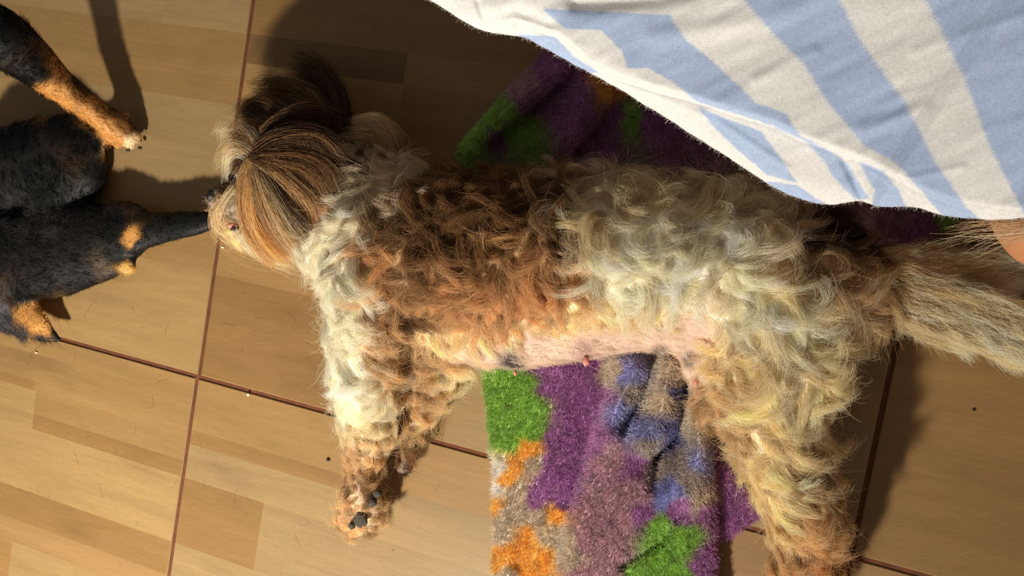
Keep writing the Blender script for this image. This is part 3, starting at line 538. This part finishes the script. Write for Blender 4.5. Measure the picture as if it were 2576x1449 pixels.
# ---------------------------------------------------------------- person: folded legs under a striped skirt
M_PSKIN = mat('person_skin', lin((205, 140, 98)), .5, var=.06, vscale=40, bump=.1, bscale=600, sss=.15)
def world_skin(name, chains, voxel, smooth):
    bm = bmesh.new()
    for ch in chains:
        for k in range(len(ch)-1):
            (p0, r0), (p1, r1) = ch[k], ch[k+1]; p0, p1 = np.array(p0), np.array(p1)
            n = max(1, int(np.linalg.norm(p1-p0)/(.3*min(r0, r1))))
            for i in range(n+1):
                t = i/n; c = p0*(1-t)+p1*t; r = r0*(1-t)+r1*t; q = bmesh.ops.create_icosphere(bm, subdivisions=2, radius=r)
                bmesh.ops.translate(bm, verts=q['verts'], vec=Vector(c))
    me = bpy.data.meshes.new(name); bm.to_mesh(me); bm.free(); o = link(name, me)
    md = o.modifiers.new('r', 'REMESH'); md.mode = 'VOXEL'; md.voxel_size = voxel; ms = o.modifiers.new('s', 'SMOOTH'); ms.factor = .6; ms.iterations = smooth
    dg = bpy.context.evaluated_depsgraph_get(); me2 = bpy.data.meshes.new_from_object(o.evaluated_get(dg), depsgraph=dg); o.modifiers.clear(); o.data = me2; bpy.data.meshes.remove(me)
    for vv in me2.vertices: vv.co.z = max(vv.co.z, .0006)
    me2.polygons.foreach_set('use_smooth', [True]*len(me2.polygons)); return o
foot = P(2700, 500, .12); FR = 212*mpp(foot)
person = world_skin('person', [
    [((.80, .90, .20), .115), ((.66, .78, .205), .080), ((.55, .62, .215), .062), ((.52, .56, .205), .052)],
    [((.52, .56, .205), .052), ((.56, .62, .15), .050), ((.61, .69, .08), .036), ((.62, .73, .05), .030), ((.56, .76, .030), .026), ((.49, .77, .018), .017)],
    [((.96, .80, .20), .115), ((.90, .64, .205), .080), ((.82, .47, .21), .062), ((.77, .38, .20), .055), ((foot[0], foot[1], foot[2]), FR), ((.78, .27, .07), .040), ((.85, .26, .042), .032), ((.86, .20, .028), .026), ((.84, .13, .018), .017)],
    [((.80, .90, .20), .115), ((.96, .80, .20), .115)], [((.88, .86, .20), .12), ((.90, .90, .34), .105)]], .006, 14)
person.data.materials.append(M_PSKIN)
tag(person, 'person sitting at upper right with a blue and cream striped skirt over folded bare legs', 'person')

HEM = [(900, -110, .275), (1080, 0, .275), (1150, 42, .272), (1210, 78, .27), (1255, 86, .272), (1320, 92, .270), (1400, 138, .268), (1560, 225, .262), (1700, 312, .258), (1840, 402, .255), (1930, 462, .252), (1990, 492, .25), (2070, 516, .25), (2115, 512, .252), (2165, 503, .256),
       (2205, 520, .25), (2290, 518, .25), (2380, 543, .25), (2480, 553, .252), (2576, 549, .256), (2750, 530, .262), (3100, 480, .27), (3600, 420, .27)]
TOP = [(*pix(np.array(w)), w[2]) for w in ((.38, .60, .31), (.50, .84, .35), (.72, 1.04, .37), (.88, 1.06, .39), (1.05, .96, .37), (1.10, .70, .36), (1.02, .45, .34))]
FL = [(1300, 60), (1400, 92), (1455, 140), (1480, 166), (1560, 200), (1640, 226), (1740, 252), (1850, 288), (1950, 318), (2010, 350), (2090, 378), (2180, 412), (2260, 452), (2330, 490), (2420, 520), (2600, 545)]
BLUE = [
    [(1364, 22), (1540, 30), (1690, 38), (1695, 56), (1737, 112), (1773, 136), (1855, 213), (1903, 260), (1974, 284), (2015, 343), (2070, 366), (2000, 345), (1940, 315), (1850, 286), (1749, 255), (1695, 207), (1630, 172), (1577, 172), (1565, 130), (1512, 76), (1420, 72)],
    [(-1400, -6000), (-926, -6000), (2110, 0), (2175, 118), (2276, 255), (2353, 409), (2430, 521), (2475, 560), (2385, 560), (2353, 520), (2311, 474), (2252, 409), (2175, 367), (2081, 255), (2021, 160), (1938, 77), (1873, 0)],
    [(-406, -6000), (-32, -6000), (2576, -60), (2690, 250), (2790, 600), (2610, 600), (2566, 515), (2495, 379), (2424, 195), (2330, 0)],
    [(600, -6000), (1470, -6000), (2860, -60), (2950, 600), (2850, 600), (2760, -60)], [(2700, -6000), (3000, -6000), (3300, 600), (3150, 600)], [(-2500, -6000), (-1900, -6000), (1600, -60), (1380, -60)],
    [(1300, 86), (1395, 92), (1448, 145), (1505, 182), (1480, 185), (1400, 150)],
    [(1755, 268), (1830, 300), (1915, 330), (1962, 395), (2005, 460), (1930, 440), (1860, 380), (1800, 325)],
    [(2022, 352), (2085, 377), (2130, 410), (2185, 500), (2150, 500), (2095, 445), (2070, 400)],
    [(2160, 405), (2220, 430), (2262, 480), (2280, 522), (2190, 525), (2200, 480)],
    [(1925, 455), (2005, 466), (2085, 520), (1980, 500)], [(2385, 515), (2410, 520), (2440, 556), (2395, 556)]]
def dress():
    nx, ny = 640, 420; hs = np.array(HEM, float); d = np.r_[0, np.cumsum(np.hypot(*np.diff(hs[:, :2], axis=0).T))]
    s = np.linspace(0, d[-1], nx); hx, hy, hz = (np.interp(s, d, hs[:, k]) for k in range(3))
    ker = np.ones(9)/9; hxs = np.convolve(np.pad(hx, 4, 'edge'), ker, 'valid'); hys = np.convolve(np.pad(hy, 4, 'edge'), ker, 'valid'); hx, hy = hxs, hys+1.5*noise(s/25, 0, 0, 31)
    tp = np.array(TOP, float); q = np.linspace(0, len(tp)-1, nx); tx, ty, tz = (np.interp(q, np.arange(len(tp)), tp[:, k]) for k in range(3))
    t = np.linspace(0, 1, ny)[:, None]**2.5
    X = hx*(1-t)+tx*t; Y = hy*(1-t)+ty*t; ds = np.hypot(X-hx, Y-hy)
    Z = hz+.066*(1-np.exp(-ds/800))+(tz-hz-.066)*t
    fd = segdist(X, Y, FL); fy = np.interp(X, [p_[0] for p_ in FL], [p_[1] for p_ in FL]); above = 1/(1+np.exp(np.clip((Y-fy)/5, -40, 40)))
    Z = Z+.0075*above*np.exp(-fd/130)-.003*np.exp(-(fd/7)**2)
    a = math.radians(-28); U = X*math.cos(a)+Y*math.sin(a); Vv = -X*math.sin(a)+Y*math.cos(a)
    Z = Z+.0014*noise(U/260, Vv/60, 0, 33)+.0005*noise(U/90, Vv/22, 0, 34)
    for pl, w, am in (([(2120, 400), (2170, 500)], 9, -.004), ([(2300, 130), (2420, 90), (2600, 30)], 12, .0018), ([(1640, 90), (1900, 60), (2100, -20)], 26, .003), ([(1200, 0), (1220, 60)], 7, -.003), ([(1230, 45), (1300, 30), (1380, 60)], 18, -.005), ([(1450, 5), (1650, -5), (1750, -30)], 22, -.008),
                      ([(2170, 330), (2330, 270)], 14, .002), ([(1900, 200), (2050, 130)], 14, .002), ([(2240, 460), (2420, 420)], 10, .0015), ([(1560, 210), (1800, 300), (1980, 420)], 10, .0016)):
        Z = Z+.5*am*np.exp(-(segdist(X, Y, pl)/w)**2)
    dy_ = np.minimum(ds, 60)/60; Z = Z-.004*(1-dy_)**2
    Vt = P(X.ravel(), Y.ravel(), Z.ravel())
    wx = X.ravel()+2.5*noise(X.ravel()/14, Y.ravel()/14, 0, 41); wy = Y.ravel(); m_ = np.zeros(wx.shape)
    for ox, oy in ((0, 0), (2, 0), (-2, 0), (0, 2), (0, -2)):
        k = np.zeros(wx.shape, bool)
        for pl in BLUE: k |= inside(wx+ox, wy+oy, pl)
        m_ += k/5.
    light = np.array(lin((246, 244, 243))); blue = np.array(lin((188, 206, 240)))
    C = light*(1-m_[:, None])+blue*m_[:, None]
    n = nx*ny; idx = np.arange(n).reshape(ny, nx); fc_ = np.stack([idx[:-1, :-1], idx[:-1, 1:], idx[1:, 1:], idx[1:, :-1]], -1).reshape(-1, 4)
    o = mesh('skirt', Vt, fc_, M_CLOTH, person, C)
    md = o.modifiers.new('thickness', 'SOLIDIFY'); md.thickness = .0011; md.offset = -1
    return o, Vt[idx[0]], C
def cloth_material():
    m = bpy.data.materials.new('striped_cotton'); m.use_nodes = True; nt = m.node_tree; N = nt.nodes; L = nt.links; b = N['Principled BSDF']
    b.inputs['Roughness'].default_value = .85; b.inputs['Specular IOR Level'].default_value = .15; b.inputs['Sheen Weight'].default_value = .15
    a = N.new('ShaderNodeAttribute'); a.attribute_name = 'col'; tc = N.new('ShaderNodeTexCoord')
    def nz(sx, sy, rz=0, det=3):
        mp = N.new('ShaderNodeMapping'); mp.inputs['Scale'].default_value = (sx, sy, 600); mp.inputs['Rotation'].default_value = (0, 0, rz); L.new(tc.outputs['Object'], mp.inputs[0])
        n = N.new('ShaderNodeTexNoise'); n.inputs['Scale'].default_value = 1; n.inputs['Detail'].default_value = det; L.new(mp.outputs[0], n.inputs['Vector']); return n.outputs['Fac']
    w1 = nz(3200, 450, 1.1); w2 = nz(450, 3200, 1.1)
    ad = N.new('ShaderNodeMath'); ad.operation = 'ADD'; L.new(w1, ad.inputs[0]); L.new(w2, ad.inputs[1])
    r = N.new('ShaderNodeMapRange'); L.new(ad.outputs[0], r.inputs[0])
    for i, v_ in enumerate((.75, 1.25, .86, 1.14)): r.inputs[i+1].default_value = v_
    sc = N.new('ShaderNodeVectorMath'); sc.operation = 'SCALE'; L.new(a.outputs['Color'], sc.inputs[0]); L.new(r.outputs[0], sc.inputs['Scale'])
    L.new(sc.outputs[0], b.inputs['Base Color'])
    bp = N.new('ShaderNodeBump'); bp.inputs['Strength'].default_value = .35; bp.inputs['Distance'].default_value = .0003; L.new(ad.outputs[0], bp.inputs['Height']); L.new(bp.outputs[0], b.inputs['Normal'])
    t = N.new('ShaderNodeBsdfTranslucent'); L.new(sc.outputs[0], t.inputs['Color']); mx = N.new('ShaderNodeMixShader'); mx.inputs[0].default_value = .12
    L.new(b.outputs[0], mx.inputs[1]); L.new(t.outputs[0], mx.inputs[2]); L.new(mx.outputs[0], N['Material Output'].inputs[0]); return m
M_CLOTH = cloth_material()
skirt, hemv, _ = dress()
tag(skirt, 'striped cotton skirt with a narrow sewn hem')
# lint along the hem
k = rng.integers(0, len(hemv)-1, 2600); p0 = hemv[k]+(hemv[k+1]-hemv[k])*rng.random((2600, 1)); dr = unit(rng.normal(0, 1, (2600, 3))+np.array([-.8, -.8, 0]))
t = np.linspace(0, 1, 5)[None, :, None]; ln = (rng.random(2600)**2*.0022+.0004)[:, None, None]
tag(hair_object('hem_lint', p0[:, None]+dr[:, None]*ln*t+unit(rng.normal(0, 1, (2600, 1, 3)))*ln*.3*t*t, .00005*np.ones((2600, 5)), np.ones((2600, 5, 3))*lin((232, 228, 222)), M_PLUSH, skirt), kind='stuff')
tw = locks('frayed_twine', [
    ([(2760, 520, .17), (2600, 560, .165), (2480, 590, .16), (2400, 592, .155), (2330, 606, .15)], 7, 9, .004, .006, [lin((236, 214, 182)), lin((220, 190, 150))], .01),
    ([(2760, 550, .165), (2600, 578, .16), (2490, 600, .155), (2420, 622, .15)], 5, 8, .004, .005, [lin((236, 214, 182)), lin((220, 190, 150))], .01)], None, M_PLUSH, rad=.00013)
tag(tw, 'strands of frayed beige twine hanging past the bare leg below the skirt hem', 'twine')

# ---------------------------------------------------------------- crumbs and shed hairs on the floor
M_CRUMB = mat('crumb', lin((236, 224, 196)), .8, var=.2, vscale=900); M_SPECK = mat('dark_speck', lin((58, 40, 26)), .8)
def crumb(px_, py_, r, m_, label, grp):
    bm = bmesh.new(); bmesh.ops.create_icosphere(bm, subdivisions=2, radius=1); c = P(px_, py_, r*.6)
    for v_ in bm.verts: v_.co = Vector((c[0]+v_.co.x*r*random.uniform(.8, 1.5), c[1]+v_.co.y*r*random.uniform(.7, 1.1), c[2]+v_.co.z*r*.6))
    me = bpy.data.meshes.new('crumb'); bm.to_mesh(me); bm.free(); tag(link('crumb', me, m_), label, 'crumb', grp)
crumb(624, 993, .0016, M_CRUMB, 'pale crumb beside the tile joint left of the curly front paw', 'crumbs on the floor')
crumb(560, 622, .0013, M_CRUMB, 'pale crumb by the tile joint under the curly dog beard', 'crumbs on the floor')
crumb(91, 887, .0013, M_CRUMB, 'pale crumb below the ear tip of the black dog', 'crumbs on the floor')
crumb(825, 1157, .0015, M_SPECK, 'dark speck of dirt left of the curly front paw', 'crumbs on the floor')
crumb(2450, 1031, .0010, M_SPECK, 'dark speck of dirt on the shaded tile right of the hind leg', 'crumbs on the floor')
crumb(2561, 910, .0012, M_SPECK, 'dark speck of dirt on the floor under the cream tail tip', 'crumbs on the floor')
n = 34; hx = rng.uniform(120, 800, n); hy = rng.uniform(640, 1449, n); ex = [(395, 950), (390, 970), (610, 870), (640, 800), (1090, 1240), (200, 1180), (260, 1250), (540, 1170)]
for i, q in enumerate(ex): hx[i], hy[i] = q
p0 = P(hx, hy, .0006); an = rng.uniform(0, 6.28, n); kp = rng.normal(0, 1.6, n); m = 10; pts = np.zeros((n, m, 3)); L_ = rng.uniform(.006, .022, n); pos = p0.copy()
for i in range(m):
    pts[:, i] = pos; th = an+kp*i/m; pos = pos+np.stack([np.cos(th), np.sin(th), 0*th], -1)*(L_/m)[:, None]
tag(hair_object('shed_hairs', pts, .00005*np.ones((n, m)), np.ones((n, m, 3))*lin((96, 66, 40)), M_HAIR), 'short dark shed hairs scattered on the lit tiles', 'hair', kind='stuff')
